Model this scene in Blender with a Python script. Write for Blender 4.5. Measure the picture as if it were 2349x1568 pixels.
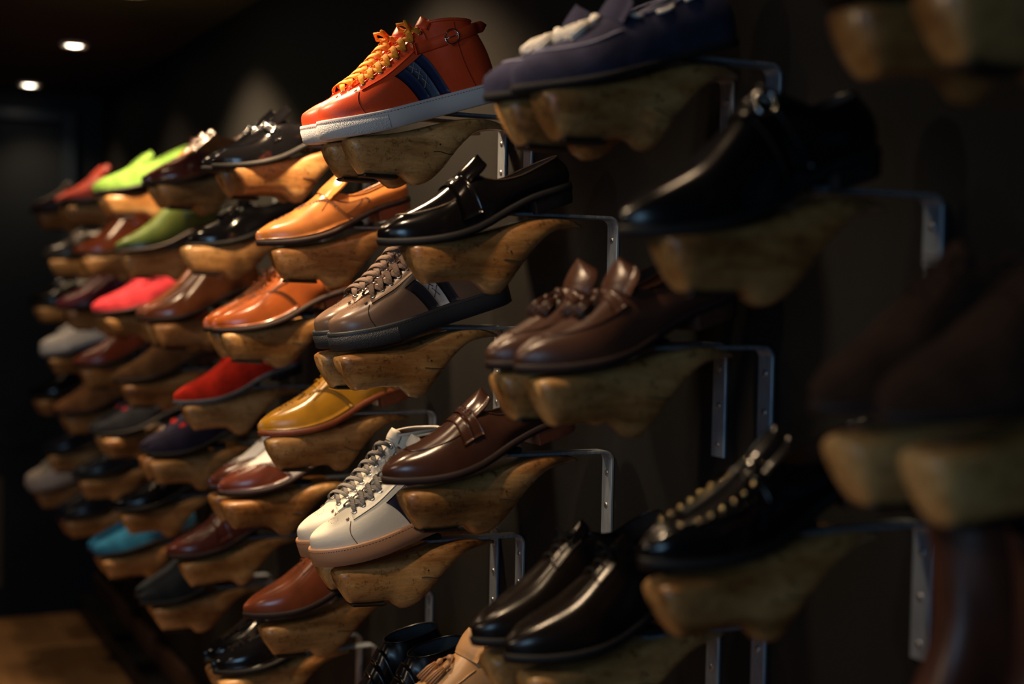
import bpy, math, random
from mathutils import Vector, Matrix
random.seed(7)
PI=math.pi
C=bpy.context.scene.collection
sc=bpy.context.scene
for o in list(bpy.data.objects): bpy.data.objects.remove(o)

# ------------------------------------------------------------ camera, world, light
ZB=1.65                                   # height of the top row of bracket arms above the floor
cam=bpy.data.cameras.new('camera'); cam.sensor_width=36; cam.lens=3262/2349*36
cam.clip_start=.05; cam.clip_end=50
co=bpy.data.objects.new('camera',cam); C.objects.link(co)
yaw,pitch,roll=1.1163525,.03888,.0199
f=Vector((-math.sin(yaw)*math.cos(pitch),math.cos(yaw)*math.cos(pitch),-math.sin(pitch)))
r=Vector((math.cos(yaw),math.sin(yaw),0)); u=r.cross(f)
r2=r*math.cos(roll)+u*math.sin(roll); u2=-r*math.sin(roll)+u*math.cos(roll)
M=Matrix((r2,u2,-f)).transposed().to_4x4(); M.translation=Vector((0,-1.0459,ZB-.27436))
co.matrix_world=M
cam.dof.use_dof=True; cam.dof.focus_distance=2.18; cam.dof.aperture_fstop=2.1
sc.camera=co
sc.view_settings.view_transform='Standard'; sc.view_settings.look='None'
sc.view_settings.gamma=1; sc.view_settings.use_curve_mapping=False
sc.view_settings.exposure=0.0
w=bpy.data.worlds.new('world'); sc.world=w; w.use_nodes=True
w.node_tree.nodes['Background'].inputs[0].default_value=(.25,.35,.5,1)
w.node_tree.nodes['Background'].inputs[1].default_value=.0
def area(name,loc,target,sx,sy,power,col):
    l=bpy.data.lights.new(name,'AREA'); l.shape='RECTANGLE'; l.size=sx; l.size_y=sy; l.energy=power; l.color=col
    o=bpy.data.objects.new(name,l); C.objects.link(o); o.location=loc
    o.rotation_euler=(Vector(target)-Vector(loc)).to_track_quat('-Z','Y').to_euler(); return o
# daylight entering through the shop window beyond the right-hand front corner
area('window_daylight',(1.6,-3.4,1.35),(-2.2,0,1.3),.8,1.1,17,(.34,.66,1.0))
area('cool_fill',(.6,-3.9,1.4),(-1.8,0,1.2),2.6,1.5,9,(.62,.80,1.0))  # added soft bluish fill that cools the shadows, not a window of its own
# warm lamps of the shop floor near the ceiling, out from the shoe toes
for x_,e_ in ((-1.50,30),(-2.25,44),(-3.05,18),(-3.9,15),(-5.0,12)):
    l_=bpy.data.lights.new('shop_spot','SPOT'); l_.energy=e_; l_.color=(1,.70,.42); l_.spot_size=math.radians(75); l_.spot_blend=.8; l_.shadow_soft_size=.03
    o_=bpy.data.objects.new('shop_spot',l_); C.objects.link(o_); o_.location=(x_,-.74,2.08)
    o_.rotation_euler=(Vector((x_,-.36,1.25))-Vector((x_,-.74,2.08))).to_track_quat('-Z','Y').to_euler()
for x_,e_ in ((-1.2,24),(-3.4,19)):  # added warm fill from the front, brightens the front ends of the lasts
    l_=bpy.data.lights.new('front_fill_spot','SPOT'); l_.energy=e_; l_.color=(1,.78,.56); l_.spot_size=math.radians(80); l_.spot_blend=.9; l_.shadow_soft_size=.06
    o_=bpy.data.objects.new('front_fill_spot',l_); C.objects.link(o_); o_.location=(x_,-2.3,1.95)
    o_.rotation_euler=(Vector((x_,-.30,1.05))-Vector((x_,-2.3,1.95))).to_track_quat('-Z','Y').to_euler()
CEIL=2.12
LAMPX=[-5.77,-4.71,-3.78,-2.50,-1.40]

# ------------------------------------------------------------ helpers
def link(o,parent=None):
    C.objects.link(o)
    if parent: o.parent=parent
    return o
def mk(name,verts,faces,mat,parent=None,smooth=True,mirror=False):
    me=bpy.data.meshes.new(name)
    if mirror:
        verts=[(-x,y,z) for x,y,z in verts]; faces=[tuple(reversed(q)) for q in faces]
    me.from_pydata(verts,[],faces); me.update()
    if smooth:
        me.polygons.foreach_set('use_smooth',[True]*len(me.polygons))
    me.materials.append(mat)
    return link(bpy.data.objects.new(name,me),parent)
def empty(name,loc,label,cat,group=None,rot=(0,0,0)):
    o=bpy.data.objects.new(name,None); C.objects.link(o); o.location=loc; o.rotation_euler=rot
    o.empty_display_size=.02
    o['label']=label; o['category']=cat
    if group: o['group']=group
    return o
def box(x0,x1,y0,y1,z0,z1):
    v=[(x,y,z) for x in (x0,x1) for y in (y0,y1) for z in (z0,z1)]
    return v,[(0,1,3,2),(4,6,7,5),(0,4,5,1),(2,3,7,6),(0,2,6,4),(1,5,7,3)]
def bbox(x0,x1,y0,y1,z0,z1,b=.003):
    "box with chamfered vertical and horizontal edges (rings along z)"
    def ring(d,z): return [(x0+d,y0,z),(x1-d,y0,z),(x1,y0+d,z),(x1,y1-d,z),(x1-d,y1,z),(x0+d,y1,z),(x0,y1-d,z),(x0,y0+d,z)]
    def ringi(d,z): return [(x0+d+b,y0+b,z),(x1-d-b,y0+b,z),(x1-b,y0+d+b,z),(x1-b,y1-d-b,z),(x1-d-b,y1-b,z),(x0+d+b,y1-b,z),(x0+b,y1-d-b,z),(x0+b,y0+d+b,z)]
    R=[ringi(b,z0),ring(b,z0+b),ring(b,z1-b),ringi(b,z1)]
    v=[p for q in R for p in q]; f=[]
    for k in range(3):
        for i in range(8): f.append((k*8+i,k*8+(i+1)%8,k*8+8+(i+1)%8,k*8+8+i))
    f.append(tuple(reversed(range(8)))); f.append(tuple(range(24,32)))
    return v,f
def merge(*parts):
    V=[];F=[]
    for v,f in parts:
        n=len(V); V+=list(v); F+=[tuple(i+n for i in q) for q in f]
    return V,F
def tube(pts,rad,seg=6,closed=False,caps=True):
    n=len(pts); pts=[Vector(p) for p in pts]; V=[];F=[]
    nrm=None
    for i in range(n):
        a=pts[(i-1)%n] if (closed or i>0) else pts[i]; b=pts[(i+1)%n] if (closed or i<n-1) else pts[i]
        t=(b-a); t=t.normalized() if t.length>1e-9 else Vector((0,0,1))
        if nrm is None: nrm=t.orthogonal().normalized()
        else:
            nrm=(nrm-t*nrm.dot(t)); nrm=nrm.normalized() if nrm.length>1e-6 else t.orthogonal().normalized()
        bi=t.cross(nrm); rr=rad[i] if isinstance(rad,(list,tuple)) else rad
        for k in range(seg):
            a_=2*PI*k/seg; V.append(tuple(pts[i]+nrm*math.cos(a_)*rr+bi*math.sin(a_)*rr))
    for i in range(n if closed else n-1):
        j=(i+1)%n
        for k in range(seg): F.append((i*seg+k,i*seg+(k+1)%seg,j*seg+(k+1)%seg,j*seg+k))
    if not closed and caps: F.append(tuple(reversed(range(seg)))); F.append(tuple(range((n-1)*seg,n*seg)))
    return V,F
def torus(c,nrm,R,r,n=16,seg=6,sq=1.0):
    nrm=Vector(nrm).normalized(); a=nrm.orthogonal().normalized(); b=nrm.cross(a); c=Vector(c)
    return tube([c+a*math.cos(2*PI*i/n)*R+b*math.sin(2*PI*i/n)*R*sq for i in range(n)],r,seg,True)
def ball(c,r,sq=(1,1,1),n=8,m=6):
    V=[(c[0],c[1],c[2]+r*sq[2])];F=[]
    for j in range(1,m):
        for i in range(n):
            a=2*PI*i/n; p=PI*j/m
            V.append((c[0]+r*sq[0]*math.sin(p)*math.cos(a),c[1]+r*sq[1]*math.sin(p)*math.sin(a),c[2]+r*sq[2]*math.cos(p)))
    V.append((c[0],c[1],c[2]-r*sq[2])); L=len(V)-1
    for i in range(n):
        F.append((0,1+i,1+(i+1)%n)); F.append((L,L-n+(i+1)%n,L-n+i))
        for j in range(m-2): F.append((1+j*n+i,1+(j+1)*n+i,1+(j+1)*n+(i+1)%n,1+j*n+(i+1)%n))
    return V,F
def interp(tab,t):
    "smooth cubic through a table sorted by t"
    n=len(tab)
    if t<=tab[0][0]: return tab[0][1]
    if t>=tab[-1][0]: return tab[-1][1]
    for i in range(n-1):
        if tab[i][0]<=t<=tab[i+1][0]:
            x0,y0=tab[i]; x1,y1=tab[i+1]; h=x1-x0
            d=(y1-y0)/h
            dl=(y0-tab[i-1][1])/(x0-tab[i-1][0]) if i>0 else d
            dr=(tab[i+2][1]-y1)/(tab[i+2][0]-x1) if i<n-2 else d
            m0=0 if dl*d<0 else (dl+d)/2; m1=0 if dr*d<0 else (dr+d)/2
            s=(t-x0)/h
            return (2*s**3-3*s*s+1)*y0+(s**3-2*s*s+s)*h*m0+(-2*s**3+3*s*s)*y1+(s**3-s*s)*h*m1
def sstep(a,b,x):
    x=max(0,min(1,(x-a)/(b-a))); return x*x*(3-2*x)

# ------------------------------------------------------------ materials
MATS={}
def nodes(name):
    m=bpy.data.materials.new(name); m.use_nodes=True; nt=m.node_tree; b=nt.nodes['Principled BSDF']
    return m,nt,b
def texco(nt,scale=(1,1,1)):
    t=nt.nodes.new('ShaderNodeTexCoord'); mp=nt.nodes.new('ShaderNodeMapping'); mp.inputs['Scale'].default_value=scale
    nt.links.new(t.outputs['Object'],mp.inputs['Vector']); return mp.outputs['Vector']
def noise(nt,vec,scale,detail=3,rough=.5):
    n=nt.nodes.new('ShaderNodeTexNoise'); n.inputs['Scale'].default_value=scale; n.inputs['Detail'].default_value=detail
    n.inputs['Roughness'].default_value=rough; nt.links.new(vec,n.inputs['Vector']); return n.outputs['Fac']
def ramp(nt,fac,stops):
    r_=nt.nodes.new('ShaderNodeValToRGB'); e=r_.color_ramp.elements
    while len(e)<len(stops): e.new(.5)
    for k,(p,c) in enumerate(stops): e[k].position=p; e[k].color=(*c,1)
    nt.links.new(fac,r_.inputs['Fac']); return r_.outputs['Color']
def bump(nt,b,fac,strength,dist=.001):
    n=nt.nodes.new('ShaderNodeBump'); n.inputs['Strength'].default_value=strength; n.inputs['Distance'].default_value=dist
    nt.links.new(fac,n.inputs['Height']); nt.links.new(n.outputs['Normal'],b.inputs['Normal'])
def leather(col,rough=.32,grain=.25,coat=.0,var=.25,scale=450,dist=.0006):
    key=('lea',col,rough,grain,coat,var,scale)
    if key in MATS: return MATS[key]
    m,nt,b=nodes('leather'); v=texco(nt)
    n1=noise(nt,v,22,3); lo=tuple(max(0,c*(1-var)) for c in col); hi=tuple(min(1,c*(1+var*.7)) for c in col)
    nt.links.new(ramp(nt,n1,[(.3,lo),(.7,hi)]),b.inputs['Base Color'])
    b.inputs['Roughness'].default_value=rough; b.inputs['Coat Weight'].default_value=coat; b.inputs['Coat Roughness'].default_value=.12
    if max(col)<.03: b.inputs['Specular IOR Level'].default_value=.38
    bump(nt,b,noise(nt,v,scale,4,.6),grain,dist); MATS[key]=m; return m
def suede(col,var=.3):
    key=('sue',col)
    if key in MATS: return MATS[key]
    m,nt,b=nodes('suede'); v=texco(nt)
    n1=noise(nt,v,35,4,.6)
    nt.links.new(ramp(nt,n1,[(.3,tuple(c*(1-var) for c in col)),(.7,tuple(min(1,c*(1+var)) for c in col))]),b.inputs['Base Color'])
    b.inputs['Roughness'].default_value=.95; b.inputs['Specular IOR Level'].default_value=.15
    b.inputs['Sheen Weight'].default_value=.25; b.inputs['Sheen Roughness'].default_value=.5
    b.inputs['Sheen Tint'].default_value=(*[min(1,c*1.5+.05) for c in col],1)
    bump(nt,b,noise(nt,v,900,3,.7),.3,.0008); MATS[key]=m; return m
def plain(name,col,rough=.5,metal=0,coat=0,spec=.5):
    key=(name,col,rough,metal,coat)
    if key in MATS: return MATS[key]
    m,nt,b=nodes(name); v=texco(nt)
    n=noise(nt,v,60,3); nt.links.new(ramp(nt,n,[(.3,tuple(c*.85 for c in col)),(.7,tuple(min(1,c*1.1) for c in col))]),b.inputs['Base Color'])
    b.inputs['Roughness'].default_value=rough; b.inputs['Metallic'].default_value=metal; b.inputs['Coat Weight'].default_value=coat
    b.inputs['Specular IOR Level'].default_value=spec
    MATS[key]=m; return m
def rubber(col,tex=True,rough=.5):
    key=('rub',col,tex)
    if key in MATS: return MATS[key]
    m,nt,b=nodes('rubber'); v=texco(nt); b.inputs['Base Color'].default_value=(*col,1); b.inputs['Roughness'].default_value=rough
    if tex:
        vo=nt.nodes.new('ShaderNodeTexVoronoi'); vo.inputs['Scale'].default_value=700; nt.links.new(v,vo.inputs['Vector'])
        bump(nt,b,vo.outputs['Distance'],.6,.0012)
    MATS[key]=m; return m
def woven(col):
    key=('wov',col)
    if key in MATS: return MATS[key]
    m,nt,b=nodes('woven_lace'); v=texco(nt); b.inputs['Roughness'].default_value=.85
    wv=nt.nodes.new('ShaderNodeTexWave'); wv.inputs['Scale'].default_value=160; wv.bands_direction='Z'; nt.links.new(v,wv.inputs['Vector'])
    nt.links.new(ramp(nt,wv.outputs['Fac'],[(0,tuple(c*.72 for c in col)),(1,col)]),b.inputs['Base Color'])
    bump(nt,b,wv.outputs['Fac'],.5,.0006); MATS[key]=m; return m
def wood_last():
    m,nt,b=nodes('aged_last_wood'); v=texco(nt,(14,3,14))
    oi=nt.nodes.new('ShaderNodeObjectInfo')
    mp=nt.nodes.new('ShaderNodeVectorMath'); mp.operation='ADD'; nt.links.new(v,mp.inputs[0])
    sc_=nt.nodes.new('ShaderNodeMath'); sc_.operation='MULTIPLY'; sc_.inputs[1].default_value=37; nt.links.new(oi.outputs['Random'],sc_.inputs[0])
    cb=nt.nodes.new('ShaderNodeCombineXYZ')
    for k in range(3): nt.links.new(sc_.outputs[0],cb.inputs[k])
    nt.links.new(cb.outputs[0],mp.inputs[1]); vv=mp.outputs[0]
    n1=noise(nt,vv,1.3,5,.65); c1=ramp(nt,n1,[(.25,(.13,.050,.015)),(.42,(.34,.155,.045)),(.58,(.52,.30,.11)),(.78,(.72,.46,.20))])
    n2=noise(nt,vv,2.4,5,.75)
    mx=nt.nodes.new('ShaderNodeMixRGB'); mx.blend_type='MULTIPLY'; mx.inputs[0].default_value=.6
    nt.links.new(c1,mx.inputs[1]); nt.links.new(ramp(nt,n2,[(.33,(.06,.04,.03)),(.42,(.62,.55,.48)),(.60,(1,1,1))]),mx.inputs[2])
    v3=texco(nt,(1,1,1)); sp3=noise(nt,v3,95,5,.75)
    mx3=nt.nodes.new('ShaderNodeMixRGB'); mx3.blend_type='MULTIPLY'; mx3.inputs[0].default_value=.75
    nt.links.new(mx.outputs[0],mx3.inputs[1]); nt.links.new(ramp(nt,sp3,[(.34,(.25,.2,.15)),(.44,(.9,.88,.85)),(.6,(1,1,1))]),mx3.inputs[2]); mx=mx3
    hs=nt.nodes.new('ShaderNodeHueSaturation'); mr=nt.nodes.new('ShaderNodeMapRange')
    mr.inputs[3].default_value=.9; mr.inputs[4].default_value=1.3; nt.links.new(oi.outputs['Random'],mr.inputs[0])
    nt.links.new(mr.outputs[0],hs.inputs['Value']); nt.links.new(mx.outputs[0],hs.inputs['Color'])
    nt.links.new(hs.outputs[0],b.inputs['Base Color'])
    b.inputs['Roughness'].default_value=.38; b.inputs['Coat Weight'].default_value=.3; b.inputs['Coat Roughness'].default_value=.2
    bump(nt,b,noise(nt,vv,6,6,.7),.30,.003); return m
def steel():
    m,nt,b=nodes('galvanised_steel'); v=texco(nt,(60,60,6))
    n=noise(nt,v,4,4,.6); nt.links.new(ramp(nt,n,[(.3,(.19,.23,.28)),(.7,(.34,.40,.47))]),b.inputs['Base Color'])
    b.inputs['Metallic'].default_value=.65; b.inputs['Roughness'].default_value=.5; bump(nt,b,n,.15,.001); return m
WOOD=wood_last(); STEEL=steel()
DARKPL=plain('dark_iron_plate',(.02,.014,.012),.45,.3)
CHROME=plain('polished_steel',(.75,.75,.76),.14,1); BRASS=plain('brass',(.80,.58,.30),.2,1)
SCREW=plain('screw_steel',(.45,.46,.48),.3,1)
BLACKR=plain('black_rubber',(.010,.010,.012),.8,spec=.25)
SEAM=plain('dark_thread',(.03,.02,.02),.8)

# ------------------------------------------------------------ room
def struct(name,v,fcs,mat,parent=None,smooth=False):
    o=mk(name,v,fcs,mat,parent,smooth)
    if not parent: o['kind']='structure'
    return o
m,nt,b=nodes('dark_painted_wall'); v=texco(nt)
v2=texco(nt,(5,5,.7))
nt.links.new(ramp(nt,noise(nt,v2,2.2,4,.6),[(.3,(.0036,.0044,.0052)),(.7,(.0060,.0062,.0064))]),b.inputs['Base Color'])
b.inputs['Roughness'].default_value=.7; b.inputs['Specular IOR Level'].default_value=.2; bump(nt,b,noise(nt,v,160,4,.6),.25,.001); WALL=m
NAVY=plain('dark_blue_paint',(.005,.010,.016),.6,spec=.3); BLK=plain('black_paint',(.010,.010,.011),.5); CEILM=plain('black_ceiling',(.012,.011,.010),.8)
m,nt,b=nodes('oak_floor'); v=texco(nt,(1.2,8,1))
br=nt.nodes.new('ShaderNodeTexBrick'); br.inputs['Scale'].default_value=1; br.inputs['Mortar Size'].default_value=.004
br.inputs['Brick Width'].default_value=1.4; br.inputs['Row Height'].default_value=.9
br.inputs['Color1'].default_value=(.36,.20,.085,1); br.inputs['Color2'].default_value=(.30,.165,.07,1); br.inputs['Mortar'].default_value=(.08,.04,.02,1)
nt.links.new(v,br.inputs['Vector'])
mx=nt.nodes.new('ShaderNodeMixRGB'); mx.blend_type='MULTIPLY'; mx.inputs[0].default_value=.7
nt.links.new(br.outputs['Color'],mx.inputs[1]); nt.links.new(ramp(nt,noise(nt,v,3,5,.6),[(.25,(.5,.45,.4)),(.7,(1,1,1))]),mx.inputs[2])
nt.links.new(mx.outputs[0],b.inputs['Base Color']); b.inputs['Roughness'].default_value=.5; FLOOR=m
XL,XR,YF=-6.0,2.6,-4.2
struct('floor',*box(XL-.1,XR+.1,YF-.1,.1,-.1,0),FLOOR)
struct('ceiling',*box(XL-.1,XR+.1,YF-.1,.1,CEIL,CEIL+.1),CEILM)
struct('wall_back',*box(XL-.1,XR+.1,0,.1,0,CEIL),WALL)
struct('wall_left',*box(XL-.1,XL,YF-.1,0,0,CEIL),NAVY)
struct('wall_right',*box(XR,XR+.1,YF,0,0,CEIL),BLK)
struct('wall_front',*box(XL,XR,YF-.1,YF,0,CEIL),BLK)
PLW=plain('brown_stained_skirting',(.060,.030,.018),.5)
struct('baseboard_back',*bbox(XL,XR,-.022,-.0005,.075,.16,.004),PLW)
struct('trim_1',*bbox(XL,XR,-.085,-.0005,0,.075,.004),BLK)          # plinth along the shoe wall
# dark blue framed panel on the end wall
pn=struct('door_1',*box(XL+.0005,XL+.006,-1.05,-.16,.70,ZB+.345),NAVY)
for nm,a in (('door_frame',(XL+.0005,XL+.03,-.16,-.10,.62,ZB+.40)),('door_frame',(XL+.0005,XL+.03,-1.11,-1.05,.62,ZB+.40)),
             ('door_frame',(XL+.0005,XL+.03,-1.05,-.16,ZB+.345,ZB+.40))):
    mk(nm,*bbox(*a,.006),plain('blue_frame_paint',(.012,.024,.038),.4),pn,False)
# louvred grille low on the end wall
gr=empty('louvre_grille',(XL+.001,-.75,.13),'dark louvred grille low on the far end wall above the floor','vent')
GM=plain('bronze_grille',(.06,.05,.035),.5)
mk('frame',*merge(box(0,.02,-.37,-.35,0,.44),box(0,.02,.35,.37,0,.44),box(0,.02,-.35,.35,0,.02),box(0,.02,-.35,.35,.42,.44)),GM,gr,False)
sl=[]
for k in range(30):
    z=.026+k*.0132
    sl.append(([(.004,-.35,z),(.016,-.35,z+.007),(.016,.35,z+.007),(.004,.35,z),(.004,-.35,z+.003),(.016,-.35,z+.010),(.016,.35,z+.010),(.004,.35,z+.003)],
      [(0,1,2,3),(7,6,5,4),(0,4,5,1),(1,5,6,2),(2,6,7,3),(3,7,4,0)]))
o=mk('slat',*merge(*sl),GM,gr,False); o['kind']='stuff'
# recessed downlights in a row above the shoes
m,nt,b=nodes('lamp_glow'); b.inputs['Emission Color'].default_value=(1,.86,.66,1); b.inputs['Emission Strength'].default_value=14; GLOW=m
RING=plain('lamp_ring_metal',(.60,.52,.42),.4,0)
def disc(rad,z,n=28): return [(rad*math.cos(2*PI*i/n),rad*math.sin(2*PI*i/n),z) for i in range(n)]
LL=['bright recessed ceiling downlight nearest the far end wall','bright recessed ceiling downlight next along from the end wall',
    'recessed ceiling downlight above the green boot column','recessed ceiling downlight above the orange high-top sneakers','recessed ceiling downlight above the black buckled boot']
for k,x in enumerate(LAMPX):
    e=empty('downlight',(x,-.315,CEIL),LL[k],'ceiling light','downlights along the shoe wall')
    n=28; R=[disc(.043,-.0005),disc(.043,-.010),disc(.040,-.011),disc(.027,-.001)]
    V=[p for q in R for p in q]; F=[]
    for a in range(3):
        for i in range(n): F.append((a*n+i,a*n+(i+1)%n,(a+1)*n+(i+1)%n,(a+1)*n+i))
    mk('trim_ring',V,F,RING,e)
    mk('lens',*ball((0,0,-.003),.027,(1,1,.35),24,8),GLOW,e)
    l=bpy.data.lights.new('downlight_lamp','SPOT'); l.energy=[10,12,100,95,3][k]; l.color=(1,.66,.37); l.spot_size=math.radians(115); l.spot_blend=.9; l.shadow_soft_size=.027
    lo=link(bpy.data.objects.new('downlight_lamp',l),e); lo.location=(0,0,-.03)
    lo.rotation_euler=(math.radians(8),0,0)

# ------------------------------------------------------------ wooden lasts and brackets
def last_mesh(var=0):
    "upside-down last: local origin at the lower edge of the bracket arm above, heel end at -y"
    Lq=.275; y0=-.327
    top=[(0,-.004),(.03,0),(.13,.0045),(.26,.0105),(.39,.019),(.52,.030),(.65,.040),(.75,.0445),(.85,.0455),(.93,.043),(1,.038)]
    bots=[[(0,-.042),(.03,-.052),(.06,-.056),(.3,-.054),(.345,-.052),(.38,-.063),(.42,-.067),(.50,-.060),(.58,-.040),(.67,-.006),(.76,.019),(.88,.029),(1,.033)],
          [(0,-.040),(.03,-.050),(.07,-.055),(.3,-.049),(.38,-.050),(.46,-.066),(.52,-.064),(.59,-.040),(.68,-.004),(.77,.020),(.89,.030),(1,.033)],
          [(0,-.044),(.03,-.055),(.06,-.058),(.33,-.051),(.42,-.049),(.50,-.062),(.56,-.056),(.63,-.028),(.72,.005),(.80,.022),(.91,.030),(1,.033)]][var]
    wt=[(0,.019),(.02,.025),(.06,.0295),(.15,.032),(.3,.030),(.42,.029),(.55,.033),(.66,.035),(.76,.033),(.87,.024),(.95,.015),(1,.006)]
    cx=[(0,0),(.4,0),(.7,-.004),(1,-.010)]
    NS=34; NT=26; V=[];F=[]
    for i in range(NS):
        q=.5-.5*math.cos(PI*i/(NS-1)) if True else i/(NS-1)
        q=.35*q+.65*i/(NS-1)
        zt=interp(top,q)-.050; zb=interp(bots,q)-.050; w_=interp(wt,q); c_=interp(cx,q); y=y0+q*Lq
        lean=.010*(1-sstep(0,.16,q))                     # front leans inward towards the cone plate
        for k in range(NT):
            a=2*PI*k/NT; ca,sa=math.cos(a),math.sin(a)
            e=.60 if sa<0 else .50
            x=math.copysign(abs(ca)**e,ca); z=math.copysign(abs(sa)**e,sa)
            hz=(z+1)/2
            taper=1-(.38*(1-hz)**1.3)*(1-sstep(.55,.8,q))
            V.append((c_+x*w_*taper, y+lean*(1-hz)**1.8*1.7, zb+(zt-zb)*hz))
    for i in range(NS-1):
        for k in range(NT): F.append((i*NT+k,(i+1)*NT+k,(i+1)*NT+(k+1)%NT,i*NT+(k+1)%NT))
    F.append(tuple(range(NT))); F.append(tuple(reversed(range((NS-1)*NT,NS*NT))))
    me=bpy.data.meshes.new('last_body'); me.from_pydata(V,[],F); me.materials.append(WOOD); me.update()
    me.polygons.foreach_set('use_smooth',[True]*len(me.polygons))
    def side(q,h,off=.0004):   # point on +x side at fraction h of height
        zt=interp(top,q)-.050; zb=interp(bots,q)-.050; w_=interp(wt,q); c_=interp(cx,q); z=2*h-1
        sa=math.copysign(abs(z)**(1/.60),z); ca=math.sqrt(max(0,1-sa*sa)); x=ca**.60
        taper=1-(.38*(1-h)**1.3)*(1-sstep(.55,.8,q))
        lean=.010*(1-sstep(0,.16,q))
        return (c_+x*w_*taper+off, y0+q*Lq+lean*(1-h)**1.8*1.7, zb+(zt-zb)*h)
    return me,side
def data(name,v,f,mat,smooth=True):
    me=bpy.data.meshes.new(name); me.from_pydata(v,[],f); me.materials.append(mat); me.update()
    if smooth: me.polygons.foreach_set('use_smooth',[True]*len(me.polygons))
    return me
LASTS=[]
for var in range(3):
    me,side=last_mesh(var)
    parts=[]
    if var!=1:
        # dark iron plate under the heel cone
        zb=-.1055; V,F_=bbox(-.017,.017,-.300,-.243,zb-.004,zb+.002,.002)
        parts.append(('heel_plate',data('heel_plate',V,F_,DARKPL,False)))
    cut=[side(.50+.13*s,.52-.42*s**1.6) for s in [i/9 for i in range(10)]]
    cut2=[(2*-.002-x,y,z) for x,y,z in cut]
    parts.append(('hinge_cut',data('hinge_cut',*tube(cut,.0007,5),SEAM)))
    hp=side(.535,.60)
    parts.append(('pin_hole',data('pin_hole',*ball(hp,.0016,(.4,1,1)),SEAM)))
    LASTS.append((me,parts))
def bracket_meshes():
    w_=.014; th=.0045; R=.016
    path=[(-.172,0),(-.02,0)]+[(-.016+R*math.sin(a),-R+R*math.cos(a)) for a in [PI/2*i/8 for i in range(1,8)]]+[(0,-.02),(0,-.148)]
    # outer path points (y,z); inner offset
    n=len(path); V=[];F=[]
    for i,(y,z) in enumerate(path):
        a=path[max(0,i-1)]; c_=path[min(n-1,i+1)]; d=Vector((c_[0]-a[0],c_[1]-a[1])).normalized(); nn=Vector((d.y,-d.x))
        iy,iz=y+nn.x*th,z+nn.y*th
        if iy>y: iy,iz=y-nn.x*th,z-nn.y*th
        if i<2: iy,iz=y,z-th
        e=.0008
        for (px,py,pz) in ((-w_+e,y,z),(w_-e,y,z),(w_,y+(iy-y)*.2,z+(iz-z)*.2),(w_,y+(iy-y)*.8,z+(iz-z)*.8),(w_-e,iy,iz),(-w_+e,iy,iz),(-w_,y+(iy-y)*.8,z+(iz-z)*.8),(-w_,y+(iy-y)*.2,z+(iz-z)*.2)): V.append((px,py,pz))
    for i in range(n-1):
        for k in range(8): F.append((i*8+k,i*8+(k+1)%8,i*8+8+(k+1)%8,i*8+8+k))
    F.append(tuple(reversed(range(8)))); F.append(tuple(range((n-1)*8,n*8)))
    body=data('bar',V,F,STEEL,False)
    # screw: countersunk head with cross slot, axis -y
    hd=[];m_=14
    for rad,d in ((.0045,0),(.0042,-.0012),(.002,-.0016)): hd+= [(rad*math.cos(2*PI*i/m_),d,rad*math.sin(2*PI*i/m_)) for i in range(m_)]
    F=[]
    for a in range(2):
        for i in range(m_): F.append((a*m_+i,a*m_+(i+1)%m_,(a+1)*m_+(i+1)%m_,(a+1)*m_+i))
    F.append(tuple(range(2*m_,3*m_)))
    screw=data('screw',hd,F,SCREW)
    return body,screw
BR,SC=bracket_meshes()
WEDGE=data('spacer',*bbox(-.013,.013,-.190,-.150,.0002,.009,.002),BLACKR,False)

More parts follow.
